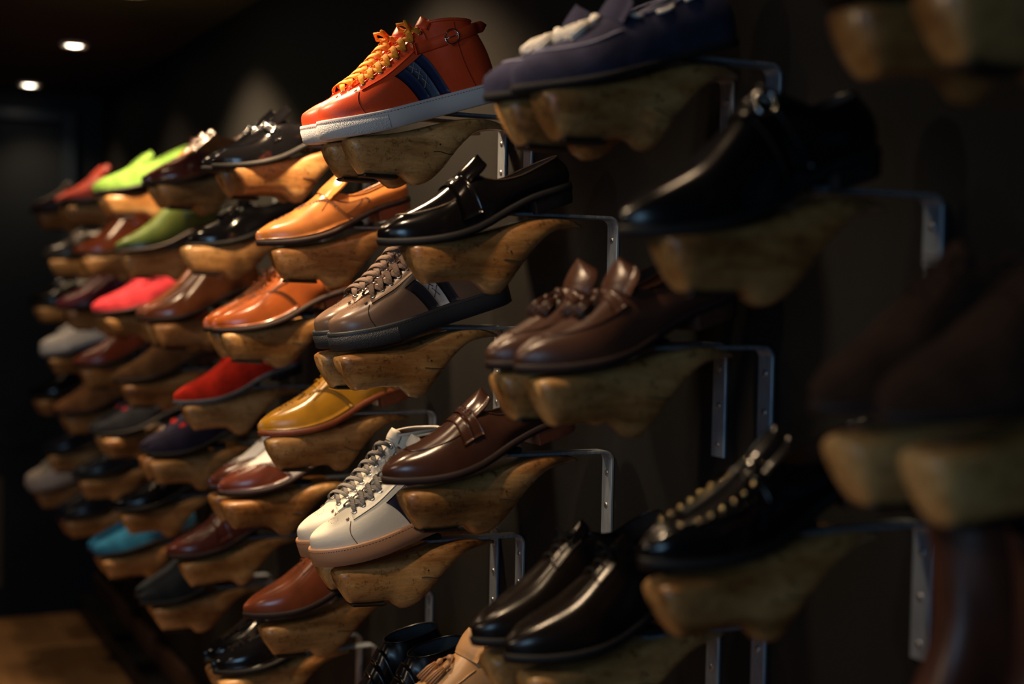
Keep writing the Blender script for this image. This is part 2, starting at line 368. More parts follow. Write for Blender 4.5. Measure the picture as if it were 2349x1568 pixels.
# ------------------------------------------------------------ shoe generator
Z0=(0,0,0)
class Shoe:
    def __init__(s,kind,L=.295,th=.5,H=None,Cc=None,sole='dress',round_=0.0,wide=1.0,ow=.029,NA=34,NV=12,plat=0):
        s.L=L;s.th=th;s.H=H;s.C=Cc;s.sole=sole;s.round=round_;s.wide=wide;s.ow=ow;s.NA=NA;s.NV=NV
        s.parts=[]      # (name,verts,faces,mat,parent,label,kind)
        s.t0=.022; s.full=kind=='ox'
        if kind=='ht': s.t0=.055
    def add(s,name,vf,mat,parent=None,label=None,kind=None,smooth=True): s.parts.append((name,vf[0],vf[1],mat,parent,label,kind,smooth))
    def w(s,t):
        W=interp([(0,.031),(.1,.032),(.22,.0315),(.38,.030),(.52,.036),(.66,.0435),(.75,.044),(.85,.0425),(1,.040)],t)*s.wide
        if t<.13: W*=math.sqrt(max(0,1-(1-t/.13)**2.2))
        ta=.64 if s.round<.5 else .72
        if t>ta:
            x=(t-ta)/(1-ta); W*=max(0,1-x**(2.2+s.round*.6))**(.66-.16*s.round)
        return W
    def cx(s,t): return -.010*sstep(.45,1,t)*1.0
    def zf(s,t):
        if s.sole=='dress': return .0105+.019*(1-sstep(.2,.62,t))+.018*max(0,(t-.66)/.34)**1.8
        if s.sole=='cup': return .027+.009*max(0,(t-.66)/.34)**1.8
        return .009+.003*(1-sstep(.2,.5,t))+.011*max(0,(t-.66)/.34)**1.8
    def zb(s,t):
        if s.sole=='dress': return s.zf(t)-.0105
        if s.sole=='cup': return .010*max(0,(t-.66)/.34)**1.8
        return s.zf(t)-.009
    def S(s,side,t,v):
        if v>1: side=-side; v=2-v
        t=max(0,min(1,t)); L=s.L
        P=Vector((side*s.w(t)+s.cx(t),-t*L,s.zf(t)))
        if t>=s.th:
            tc=s.th+(t-s.th)*(.955-s.th)/(1-s.th); T=Vector((s.cx(tc),-tc*L,interp(s.H,tc)))
        else:
            x=t/s.th; tc=s.t0+(s.th-s.t0)*x
            cw=s.ow*max(0,1-abs(2*x-1)**2.6)**.55
            T=Vector((side*cw+s.cx(tc),-tc*L,interp(s.C,tc)))
        k=sstep(s.th-.13,s.th+.06,t); th=v*PI/2
        base=.64 if s.sole=='cup' else (.70 if s.full else .80)
        tf=sstep(.80,.97,t); ex=base+(.60-base)*tf; ez=.88+(.72-.88)*tf
        c0=max(0,math.cos(th)); cs=c0**ex; sn=math.sin(th)**ez
        A=Vector((T.x+(P.x-T.x)*cs,T.y+(P.y-T.y)*cs,P.z+(T.z-P.z)*sn))
        bl=.006*math.sin(PI*min(1,v*1.05))
        out=Vector((side*min(1,abs(P.x)/.02),.9*(1-sstep(0,.09,t)),0))
        B=P+(T-P)*v+out*bl
        # foot side stays vertical for a while on tall uppers
        return A*k+B*(1-k)
    def N(s,side,t,v):
        h=.004
        if v>1: side=-side; v=2-v
        t1=max(.0,t-h);t2=min(1,t+h);v1=max(0,v-h);v2=min(1,v+h)
        if abs(v-1)<1e-6 and t>=s.th: 
            du=s.S(1,t2,1)-s.S(1,t1,1); n=Vector((1,0,0)).cross(du) if du.length>0 else Vector((0,0,1))
            n=n.normalized()
            if n.z<0:n=-n
            return n
        du=s.S(side,t2,v)-s.S(side,t1,v); dv=s.S(side,t,v2)-s.S(side,t,v1)
        n=du.cross(dv)
        if n.length<1e-12: return Vector((0,-1,.3)).normalized()
        n.normalize()
        c=s.S(side,t,v); ref=Vector((c.x-s.cx(t),0,.02)) if t<.95 else Vector((0,-1,.3))
        if t<.05: ref=Vector((c.x-s.cx(t),.02,0))
        if n.dot(ref)<0: n=-n
        return n
    def P(s,side,t,v,off=0): 
        p=s.S(side,t,v)
        return p+s.N(side,t,v)*off if off else p
    def ts(s): return [.5-.5*math.cos(PI*i/s.NA) for i in range(s.NA+1)]
    def upper(s,mat):
        ts=s.ts(); NV=s.NV; V=[];F=[]
        idx={}
        def vid(side,i,j):
            t=ts[i]; 
            key=(side,i,j)
            if i==0 or i==len(ts)-1: key=(1,i,j)
            if j==NV and t>=s.th: key=(1,i,j)
            if key not in idx: idx[key]=len(V); V.append(tuple(s.S(key[0],t,j/NV)))
            return idx[key]
        for side in (1,-1):
            for i in range(len(ts)-1):
                for j in range(NV):
                    q=[vid(side,i,j),vid(side,i,j+1),vid(side,i+1,j+1),vid(side,i+1,j)]
                    if side==-1: q.reverse()
                    q2=[]
                    for a in q:
                        if a not in q2: q2.append(a)
                    if len(q2)>2: F.append(tuple(q2))
        s.add('upper',(V,F),mat)
    def patch(s,name,fn,na,nb,mat,h=.001,side=1,parent='upper',label=None):
        "fn(a,b)->(t,v); raised sheet with skirt"
        V=[];F=[]
        for i in range(na+1):
            for j in range(nb+1):
                t,v=fn(i/na,j/nb); V.append(tuple(s.P(side,t,v,h)))
        W_=nb+1
        for i in range(na):
            for j in range(nb): F.append((i*W_+j,i*W_+j+1,(i+1)*W_+j+1,(i+1)*W_+j))
        edge=[(i,0) for i in range(na+1)]+[(na,j) for j in range(1,nb+1)]+[(i,nb) for i in range(na-1,-1,-1)]+[(0,j) for j in range(nb-1,0,-1)]
        base=len(V)
        for i,j in edge:
            t,v=fn(i/na,j/nb); V.append(tuple(s.P(side,t,v,-.0006)))
        m_=len(edge)
        for k in range(m_):
            a=edge[k][0]*W_+edge[k][1]; b=edge[(k+1)%m_]; b_=b[0]*W_+b[1]
            F.append((a,base+k,base+(k+1)%m_,b_))
        s.add(name,(V,F),mat,parent,label); return (V,F)
    def line(s,name,pts,rad,mat,side=1,off=.0004,parent='upper',closed=False,kind=None,dash=0):
        P=[s.P(side,t,v,off) for t,v in pts]
        if dash:
            vf=merge(*[tube([P[i],P[i]+(P[i+1]-P[i])*.55],rad,4) for i in range(0,len(P)-1)])
            kind='stuff'
        else: vf=tube(P,rad,5,closed)
        s.add(name,vf,mat,parent,None,kind)
    def dots(s,name,pts,rad,mat,side=1,off=.0008,parent='upper'):
        s.add(name,merge(*[ball(s.P(side,t,v,off),rad,(1,1,.8),6,4) for t,v in pts]),mat,parent,None,'stuff')
    def collar(s,rad,mat,name='collar_binding'):
        ts=[s.th*(.5-.5*math.cos(PI*i/16)) for i in range(17)]
        pts=[s.S(1,t,1) for t in ts]+[s.S(-1,t,1) for t in reversed(ts[1:-1])]
        s.add(name,tube(pts,rad,6,True),mat,'upper')
    def inside(s,mat,insole):
        ts=[s.th*(.5-.5*math.cos(PI*i/14)) for i in range(15)]
        ring=[(1,t) for t in ts]+[(-1,t) for t in reversed(ts[1:-1])]
        n=len(ring); V=[];F=[]
        for lv,vv,sh in ((0,1.0,.0010),(1,.7,.0035),(2,.25,.004)):
            for sd,t in ring:
                p=s.S(sd,t,vv); cc=Vector((s.cx(t),-(.06+.7*t)*s.L,p.z)); d=(cc-p); d.z=0
                p=p+d.normalized()*sh if d.length>1e-6 else p
                if lv==2: p.z=s.zf(t)+.006
                V.append(tuple(p))
        for a in range(2):
            for k in range(n): F.append((a*n+k,a*n+(k+1)%n,(a+1)*n+(k+1)%n,(a+1)*n+k))
        s.add('lining',(V,F),mat,'upper')
        V=[];F=[]
        tt=[i/16*.94+.02 for i in range(17)]
        for t in tt:
            for sd in (-1,1): V.append((sd*max(.002,s.w(t)-.004)+s.cx(t),-t*s.L,s.zf(t)+.004))
        for i in range(16): F.append((i*2,i*2+1,i*2+3,i*2+2))
        s.add('insole',(V,F),insole,'upper')
    def ringpts(s,off,zfun,n=44,ta=0,tb=1):
        pts=[]
        def pt(sd,t):
            t=max(.0,min(1,t)); dt=.004
            x=sd*s.w(t); a=Vector((sd*s.w(max(0,t-dt)),-max(0,t-dt)*s.L)); b=Vector((sd*s.w(min(1,t+dt)),-min(1,t+dt)*s.L)); d=(b-a).normalized()
            nn=Vector((-d.y*sd,d.x*sd))*1.0
            if nn.x*sd<0: nn=-nn
            if t<=.003: nn=Vector((0,1))
            if t>=.997: nn=Vector((0,-1))
            return (x+s.cx(t)+nn.x*off,-t*s.L+nn.y*off,zfun(t))
        N_=n//2
        T=[ta+(tb-ta)*(.5-.5*math.cos(PI*i/N_)) for i in range(N_+1)]
        pts=[pt(1,t) for t in T]+[pt(-1,t) for t in reversed(T[1:-1] if (ta<=0 and tb>=1) else (T[1:] if ta<=0 else (T[:-1] if tb>=1 else T)))]
        return pts
    def loops(s,L_,capb=True,capt=True):
        n=len(L_[0]); V=[p for q in L_ for p in q]; F=[]
        for a in range(len(L_)-1):
            for k in range(n): F.append((a*n+k,a*n+(k+1)%n,(a+1)*n+(k+1)%n,(a+1)*n+k))
        h=n//2
        def cap(base,rev):
            for k in range(0,h):
                a,b,c_,d=base+k,base+k+1,base+(n-k-1)%n,base+(n-k)%n
                q=[];[q.append(x) for x in (a,b,c_,d) if x not in q]
                if len(q)>2: F.append(tuple(reversed(q)) if rev else tuple(q))
        if capb: cap(0,True)
        if capt: cap((len(L_)-1)*n,False)
        return V,F
    def soles(s,mat,heelmat=None,edge=.0035,bumper=None,stitchmat=None):
        if s.sole=='cup':
            n=56
            L_=[s.ringpts(.000,lambda t:s.zb(t),n),s.ringpts(.0045,lambda t:s.zb(t)+.002,n),s.ringpts(.0050,lambda t:s.zf(t)-.010,n),
                s.ringpts(.0048,lambda t:s.zf(t)+.002,n),s.ringpts(.0036,lambda t:s.zf(t)+.0042,n),s.ringpts(-.001,lambda t:s.zf(t)+.0040,n)]
            s.add('sole',s.loops(L_,True,True),mat)
            if stitchmat:
                r_=s.ringpts(.0049,lambda t:s.zf(t)-.0002,160); ds=[]
                for k in range(0,len(r_)):
                    a=Vector(r_[k]); b=Vector(r_[(k+1)%len(r_)])
                    m_=max(1,int((b-a).length/.0042))
                    for q in range(m_):
                        ds.append(tube([a+(b-a)*(q/m_),a+(b-a)*((q+.55)/m_)],.0005,4))
                s.add('sole_stitching',merge(*ds),stitchmat,'sole',None,'stuff')
            if bumper:
                lo=s.ringpts(.0058,lambda t:s.zb(t)+.003,60,.70,1); hi=s.ringpts(.0058,lambda t:s.zf(t)-.0035,60,.70,1)
                hb=s.ringpts(.004,lambda t:s.zf(t)-.0025,60,.70,1); lb=s.ringpts(.004,lambda t:s.zb(t)+.002,60,.70,1)
                n=len(lo); V=lb+lo+hi+hb; F=[]
                for a in range(3):
                    for k in range(n-1): F.append((a*n+k,a*n+k+1,(a+1)*n+k+1,(a+1)*n+k))
                s.add('toe_bumper',(V,F),bumper,'sole')
        else:
            n=48; zb=s.zb; zf=s.zf; e=edge
            L_=[s.ringpts(e-.003,lambda t:zb(t),n),s.ringpts(e-.0005,lambda t:zb(t)+.0008,n),s.ringpts(e,lambda t:(zb(t)+zf(t))/2,n),s.ringpts(e-.0003,lambda t:zf(t)-.0005,n),s.ringpts(-.001,lambda t:zf(t)+.0012,n)]
            s.add('sole',s.loops(L_),mat)
            if s.sole=='dress':
                hm=heelmat or mat
                tb=.245; 
                def hr(off,zf_): 
                    pts=s.ringpts(off,zf_,26,0,tb)
                    return pts
                L_=[hr(-.0025,lambda t:0),hr(-.002,lambda t:.0015),hr(.0000,lambda t:.010),hr(.0022,lambda t:zb(t)+.001)]
                nn=len(L_[0]); V=[p for q in L_ for p in q]; F=[]
                for a in range(3):
                    for k in range(nn): F.append((a*nn+k,a*nn+(k+1)%nn,(a+1)*nn+(k+1)%nn,(a+1)*nn+k))
                F.append(tuple(reversed(range(nn))))
                s.add('heel',(V,F),hm,'sole')
    def tongue(s,mat,t=None,length=.036,wd=.020,lift=0.0,th=.0022,back=.04,name='tongue'):
        t=t or s.th
        p0=s.S(1,t+back,1); p1=s.S(1,t+.002,1); d=(p1-p0).normalized(); d.z+=lift; d.normalize(); nn=Vector((0,-d.z,d.y)); 
        if nn.z<0: nn=-nn
        tot=(p1-p0).length+length; na,nb=10,12; V=[];F=[]
        for lay in (0,1):
            for j in range(nb+1):
                b=j/nb
                wj=wd*(1+.08*math.sin(PI*b))*(math.sqrt(max(0,1-max(0,(b-.35)/.65)**2.3)))
                wj=max(wj,.0015)
                for i in range(na+1):
                    a=2*i/na-1
                    p=p0+d*(tot*b)+Vector((a*wj,0,0))-nn*(abs(a)**2.2*wd*.62)+nn*(.0012+th*(1-lay))-nn*(0 if b>.1 else .001)
                    V.append(tuple(p))
        W_=na+1; o=(nb+1)*W_
        for j in range(nb):
            for i in range(na):
                F.append((j*W_+i,j*W_+i+1,(j+1)*W_+i+1,(j+1)*W_+i)); F.append((o+(j+1)*W_+i,o+(j+1)*W_+i+1,o+j*W_+i+1,o+j*W_+i))
            for i in (0,na): F.append((j*W_+i,(j+1)*W_+i,o+(j+1)*W_+i,o+j*W_+i))
        for i in range(na): F.append((nb*W_+i,nb*W_+i+1,o+nb*W_+i+1,o+nb*W_+i))
        s.add(name,(V,F),mat,'upper')
    def apron(s,mat,v0=.45,ta=.90,rad=.0013,stitch=None,ts=None,white=None):
        ts=ts or s.th+.01; pts=[]
        for k in range(37):
            a=PI*k/36; pts.append((ts+(ta-ts)*math.sin(a)**.9,1-(1-v0)*math.copysign(abs(math.cos(a))**.8,math.cos(a))))
        s.line('apron_seam',pts,rad,mat)
        if stitch:
            P=[s.P(1,t,v,.0006) for t,v in pts]; ds=[]
            for i in range(len(P)-1):
                m_=max(1,int((P[i+1]-P[i]).length/.004)); dd=(P[i+1]-P[i])
                for q in range(m_):
                    c_=P[i]+dd*((q+.5)/m_); pr=dd.normalized().cross(Vector((0,0,1))).normalized()
                    ds.append(tube([c_-pr*.0018+dd.normalized()*.0008,c_+pr*.0018-dd.normalized()*.0008],.00055,4))
            s.add('apron_stitching',merge(*ds),stitch,'upper',None,'stuff')
    def strapband(s,name,tc,tw,mat,h=.0022,v0=.15,v1=1.85,slope=.0,parent='upper'):
        def fn(a,b):
            v=v0+(v1-v0)*a; return (tc+slope*abs(v-1)+tw*(b-.5)*(1+.35*abs(v-1)),v)
        s.patch(name,fn,26,4,mat,h)
    def wingcap(s,mat,perf=None,tb=.74,drop=.31,peak=.05,h=.0015,v0=.03):
        def bt(v):
            a=abs(v-1); return tb-peak*max(0,1-a/.16)-drop*max(0,(a-.16)/.84)**.55
        def fn(a,b):
            v=v0+(2-2*v0)*a; t0_=bt(v); return (t0_+(.9995-t0_)*b,v)
        s.patch('wing_cap',fn,36,14,mat,h)
        if perf: s.line('wing_edge',[(bt(v)-.003,v) for v in [v0+(2-2*v0)*k/60 for k in range(61)]],.0006,perf,off=.0010)
        if perf: s.dots('perforations',[(bt(v)+.018,v) for v in [v0+.06+(2-2*v0-.12)*k/44 for k in range(45)]],.0015,perf,off=.0020); s.dots('medallion',[(.83+.03*math.cos(k*PI/4)*(1+(k%2)),1+.10*math.sin(k*PI/4)*(1+(k%2))) for k in range(8)]+[(.83,1)],.0015,perf,off=.0020)
        s.bt=bt
    def laces(s,ta,tb,n,mat,dv=.16,width=.0065,eyelet=None,cross=True,h=.0028,bow=False,bar=True):
        seq=[]; rows=[]
        for k in range(n):
            t=ta+(tb-ta)*k/(n-1); rows.append(t)
        def ribbon(t0_,v0_,t1_,v1_,hh):
            V=[];F=[];m_=9
            P=[]
            for i in range(m_+1):
                x=i/m_; t=t0_+(t1_-t0_)*x; v=v0_+(v1_-v0_)*x; t+=-.012*math.sin(PI*x) if abs(v1_-v0_)>.1 and abs(t1_-t0_)<.02 else 0; a=math.sin(PI*x)
                P.append((s.P(1,t,v,.0022+hh*a**.5),s.N(1,t,v)))
            for i,(p,nn) in enumerate(P):
                d=(P[min(m_,i+1)][0]-P[max(0,i-1)][0]).normalized(); sd=nn.cross(d).normalized(); ww=width/2*(.55 if i in (0,m_) else 1)
                for q in ((-1,0),(-.85,.0008),(.85,.0008),(1,0),(.85,-.0008),(-.85,-.0008)): V.append(tuple(p+sd*ww*q[0]+nn*q[1]))
            for i in range(m_):
                for q in range(6): F.append((i*6+q,i*6+(q+1)%6,i*6+6+(q+1)%6,i*6+6+q))
            return V,F
        for k in range(n):
            t=rows[k]
            if bar: s.add('lace',ribbon(t,1-dv,t-(rows[0]-rows[1])*0-.006,1+dv,h),mat,'upper')
            if cross and k<n-1:
                s.add('lace',ribbon(t,1-dv,rows[k+1],1+dv,h*1.5),mat,'upper')
                if not bar: s.add('lace',ribbon(t,1+dv,rows[k+1],1-dv,h*1.1),mat,'upper')
        if eyelet:
            for k in range(n):
                for v in (1-dv,1+dv):
                    p=s.P(1,rows[k],v,.0026); nn=s.N(1,rows[k],v)
                    s.add('eyelet',torus(p,nn,.0037,.0010,14,5),eyelet,'upper')
    def stripe(s,mats,t0_=.56,slope=.16,tw=.155,v0=.02,v1=.66,x=None):
        cols=[(-.5,-.18,mats[0]),(-.18,.14,mats[1]),(.14,.5,mats[0])]
        for sd in (1,-1):
            for k,(a0,a1,mt) in enumerate(cols):
                s.patch('side_stripe',lambda a,b,a0=a0,a1=a1:(t0_-slope*(1-(v0+(v1-v0)*a)/v1)+tw*(a0+(a1-a0)*b),v0+(v1-v0)*a),14,3,mt,.0010 if k!=1 else .0014,sd)
            if x:
                segs=[]
                for q in range(4):
                    v=v1*(.84-.24*q); tc=t0_-slope*(1-v/v1)-.02*tw; dt=.011*tw/.14; dv=.045
                    for s1,s2 in (((-1,-1),(1,1)),((-1,1),(1,-1))):
                        pts=[(tc+dt*(s1[0]+(s2[0]-s1[0])*e/3),v+dv*(s1[1]+(s2[1]-s1[1])*e/3)) for e in range(4)]
                        if min(p[1] for p in pts)>.02:
                            segs.append(tube([s.P(sd,a,b,.0018) for a,b in pts],.0005,4))
                            for e in (pts[0],pts[-1]): segs.append(ball(s.P(sd,e[0],e[1],.0018),.0009,(1,1,1),5,4))
                s.add('cross_stitches',merge(*segs),x,'side_stripe',None)
    def eyestays(s,mat,ta,tb,dv0=.06,dv1=.30,stitch=None,h=.0014,drop=.06):
        for sd in (1,-1):
            fn=lambda a,b:(ta+(tb-ta)*a,(1-dv1-drop*(1-a))+(dv1-dv0+drop*(1-a))*b)
            s.patch('eyestay',fn,16,4,mat,h,sd)
            if stitch: s.line('eyestay_stitching',[(ta+(tb-ta)*k/40,(1-dv1-drop*(1-k/40))+.02) for k in range(41)],.0004,stitch,sd,.0016,dash=1)
    def toeline(s,mat,t=.80,v1=.85):
        for sd in (1,-1): s.line('toe_seam',[(t-.0+.02*math.sin(PI*k/12),.02+(v1-.02)*k/12) for k in range(13)],.0006,mat,sd,.0006)
    def emit(s,root,mirror=False):
        made={}
        for (name,V,F,mat,par,label,kind,sm) in s.parts:
            V=[tuple(p) for p in V]
            o=mk(name,V,F,mat,made.get(par,root) if par else root,sm,mirror)
            if name not in made: made[name]=o
            if label: o['label']=label
            if kind: o['kind']=kind
        return made
def buckle(s,side,t,v,R,mat,off=.003):
    p=s.P(side,t,v,off); n=s.N(side,t,v)
    s.add('buckle',torus(p,n,R,.0013,20,6,.85),mat,'strap')
    a=s.P(side,t-.035,v,off); b=s.P(side,t+.035,v,off); d=(b-a).normalized()
    s.add('buckle_pin',tube([p-d*R,p+d*R],.0008,5),mat,'buckle')
def tassel(s,mat,t,v,L=.032,dx=0,metal=None,r=.006):
    p=s.P(1,t,v,.006); fwd=(s.P(1,min(.98,t+.12),v,.006)-p).normalized(); up=Vector((0,0,1))
    side=fwd.cross(up).normalized()
    s.add('tassel_cord',tube([s.P(1,t-.04,1,.004),s.P(1,t-.02,(1+v)/2,.005),p],.0012,5),mat,'upper')
    pr=[(0,.0012),(.08,.0035),(.16,.0040),(.22,.0030),(.3,.0036),(.6,r*.85),(1,r)]
    V,F=tube([p+fwd*L*x-up*(.004*x*x) for x,_ in pr],[q for _,q in pr],12)
    s.add('tassel',(V,F),mat,'upper')
    fr=[]
    for k in range(11):
        a=2*PI*k/11; d=side*math.cos(a)+fwd.cross(side)*math.sin(a)
        fr.append(tube([p+fwd*L*.28+d*.0036,p+fwd*L*.6+d*r*.95-up*.001,p+fwd*L*1.05+d*r*1.1-up*.004],.0011,5))
    s.add('tassel_fringe',merge(*fr),mat,'tassel',None,'stuff')

# ---- style tables
LO=dict(th=.52,H=[(.52,.084),(.6,.0725),(.7,.0615),(.8,.0545),(.88,.0500),(.955,.042)],Cc=[(0,.070),(.15,.064),(.3,.058),(.42,.064),(.52,.084)])
OX=dict(th=.42,H=[(.42,.098),(.5,.088),(.6,.0745),(.7,.0625),(.8,.0560),(.88,.0505),(.955,.0425)],Cc=[(0,.080),(.1,.074),(.22,.066),(.32,.078),(.42,.098)],ow=.028)
BT=dict(th=.34,H=[(.34,.150),(.38,.138),(.44,.118),(.52,.098),(.6,.0825),(.7,.066),(.8,.0565),(.88,.0505),(.955,.0425)],Cc=[(0,.145),(.12,.146),(.34,.150)],ow=.033)
HT=dict(th=.33,H=[(.33,.146),(.38,.136),(.45,.121),(.53,.106),(.62,.091),(.7,.082),(.8,.0715),(.88,.0665),(.955,.0595)],Cc=[(0,.130),(.05,.131),(.2,.141),(.33,.146)],ow=.029)
LS=dict(th=.46,H=[(.46,.104),(.53,.096),(.62,.084),(.7,.074),(.8,.070),(.88,.066),(.955,.0585)],Cc=[(0,.092),(.1,.085),(.25,.078),(.36,.084),(.46,.104)],ow=.030)
SL=dict(th=.54,H=[(.54,.074),(.6,.067),(.7,.058),(.8,.053),(.88,.049),(.955,.041)],Cc=[(0,.084),(.15,.079),(.3,.068),(.44,.064),(.54,.074)])
TAN=plain('leather_lining',(.30,.20,.11),.7); DKL=plain('dark_lining',(.025,.02,.02),.7); INS=plain('insole_leather',(.22,.14,.08),.6)

def hitop(up,so,la,st,eye=CHROME,strap=False,stit=SEAM,xst=None,gum=False,star=None,lin=TAN,bar=True,low=False,strapmat=None,open_=False,tonguemat=None,loop=False):
    s=Shoe('ht',L=.300,sole='cup',round_=.8,NA=48,NV=18,**(LS if low else HT))
    s.upper(up); s.soles(so,bumper=None if gum else so_t(so),stitchmat=stit)
    s.inside(lin,INS); s.collar(.0026,up)
    ta,tb=(.77,.56) if low else (.765,.375)
    s.tongue(up,length=.012 if not low else .018,wd=.020,back=.03,lift=.3)
    s.patch('tongue_front',lambda a,b:(tb-.01+(ta+.01-tb)*a,.84+.32*b),12,4,tonguemat or up,.0007); s.eyestays(up,ta+.02,tb-.02,.15,.42,stit,drop=.0,h=.0022)
    n=5 if low else 8
    s.laces(ta,tb,n,la,dv=.24,width=.0100 if bar else .0075,eyelet=eye,cross=True,bar=False,h=.0060)
    s.toeline(stit,.80,.60)
    if loop:
        c_=s.P(1,tb,1,.006)
        for sx in (1,-1):
            s.add('lace_loop',tube([c_,c_+Vector((sx*.008,-.010,.010)),c_+Vector((sx*.016,-.016,.012)),c_+Vector((sx*.018,-.014,.002)),c_+Vector((sx*.008,-.006,-.002)),c_],.0028,6),la,'upper')
    if st: s.stripe(st,t0_=.50,slope=.10,tw=.19,v1=.46,x=xst)
    # toe punch pattern and star stitch
    s.dots('toe_punching',[(.88+.022*math.cos(k*PI/5),1+.10*math.sin(k*PI/5)) for k in range(10)],.0006,stit,off=.0002)
    for sd in (1,-1):
        seg=[]
        for q in range(3):
            a=PI*q/3+.3; seg.append(tube([s.P(sd,.812+.011*math.cos(a),.70+.05*math.sin(a),.0015),s.P(sd,.812-.011*math.cos(a),.70-.05*math.sin(a),.0015)],.0006,4))
        s.add('star_stitch',merge(*seg),star or stit,'upper')
    # heel counter seam
    for sd in (1,-1): s.line('quarter_seam',[(.16+.03*math.sin(PI*k/14),.04+.92*k/14) for k in range(15)],.0006,stit,sd,.0005)
    if strap:
        V=[];F=[]
        ring=[]
        n=40
        pts=[]
        for k in range(n+1):
            x=k/n   # from toe crest round right side, heel, left side
            if x<=.5: tt=.43-.43*(x/.5); sd=1
            else: tt=.43*((x-.5)/.5); sd=-1
            # height of strap ~ .112 above ground
            tgt=.108+ (0.010*(1-tt/.43)) 
            lo,hi=0,1
            for _ in range(18):
                mid=(lo+hi)/2
                if s.S(sd,tt,mid).z<tgt: lo=mid
                else: hi=mid
            pts.append((sd,tt,lo))
        band=[]
        for sd,tt,vv in pts:
            p=s.P(sd,tt,vv,.0022); nrm=s.N(sd,tt,vv)
            for dz,do in ((-.0090,.0005),(-.0080,.0022),(.0080,.0022),(.0090,.0005),(.0080,-.001),(-.0080,-.001)): V.append(tuple(p+Vector((0,0,dz))+nrm*do))
        m_=len(pts)
        for i in range(m_-1):
            for q in range(6): F.append((i*6+q,i*6+(q+1)%6,i*6+6+(q+1)%6,i*6+6+q))
        F.append(tuple(range(6))); F.append(tuple(range((m_-1)*6,m_*6)))
        s.add('strap',(V,F),strapmat or up,'upper')
        # bridge across the front
        pa=Vector(V[0]);
        kk=m_//2; pe=Vector(V[kk*6]); pe=s.P(1,0,pts[kk][2],.003)
        tv=[];tfc=[]
        for i2 in range(7):
            x2=i2/6; hh=.009*(1 if x2<.7 else (1-x2)/.3+.02)
            for dz,dx in ((-hh,.0),(hh,.0),(hh,.0022),(-hh,.0022)): tv.append((pe.x+dx+.012*(1-x2),pe.y-.012+x2*.034,pe.z+dz+.002*x2))
        for i2 in range(6):
            for q in range(4): tfc.append((i2*4+q,i2*4+(q+1)%4,i2*4+4+(q+1)%4,i2*4+4+q))
        tfc.append((0,1,2,3)); tfc.append((24,25,26,27))
        s.add('strap_tail',(tv,tfc),strapmat or up,'strap')
        s.add('strap_bridge',bbox_at(s,pts),strapmat or up,'strap')
        k=int(m_*.26); sd,tt,vv=pts[k]; p=s.P(sd,tt,vv,.005); nn=s.N(sd,tt,vv)
        s.add('buckle',torus(p,nn,.0125,.0014,24,6,.85),eye,'strap')
        d=(s.P(*pts[k+2][:1],*pts[k+2][1:],.005)-s.P(*pts[k-2][:1],*pts[k-2][1:],.005)).normalized()
        s.add('buckle_pin',tube([p-d*.0105,p+d*.0105],.0009,5),eye,'buckle')
    return s
def bbox_at(s,pts):
    # strap section crossing the lace front between both ends
    V=[];F=[]; a=s.P(*pts[0],.0022); b=s.P(*pts[-1],.0022); n=10; cr=s.S(1,.44,1)
    for i in range(n+1):
        x=i/n; p=a+(b-a)*x; p.y-=math.sin(PI*x)*.020
        for dz,dy in ((-.009,0),(.009,0),(.009,-.003),(-.009,-.003)): V.append((p.x,p.y+dy,p.z+dz))
    for i in range(n):
        for q in range(4): F.append((i*4+q,i*4+(q+1)%4,i*4+4+(q+1)%4,i*4+4+q))
    F.append((0,1,2,3)); F.append(tuple(range(n*4,n*4+4)))
    return V,F
RT={}
def so_t(m):
    if m.name not in RT:
        c_=m.node_tree.nodes['Principled BSDF'].inputs['Base Color'].default_value[:3]; RT[m.name]=rubber(tuple(c_),True,.55)
    return RT[m.name]
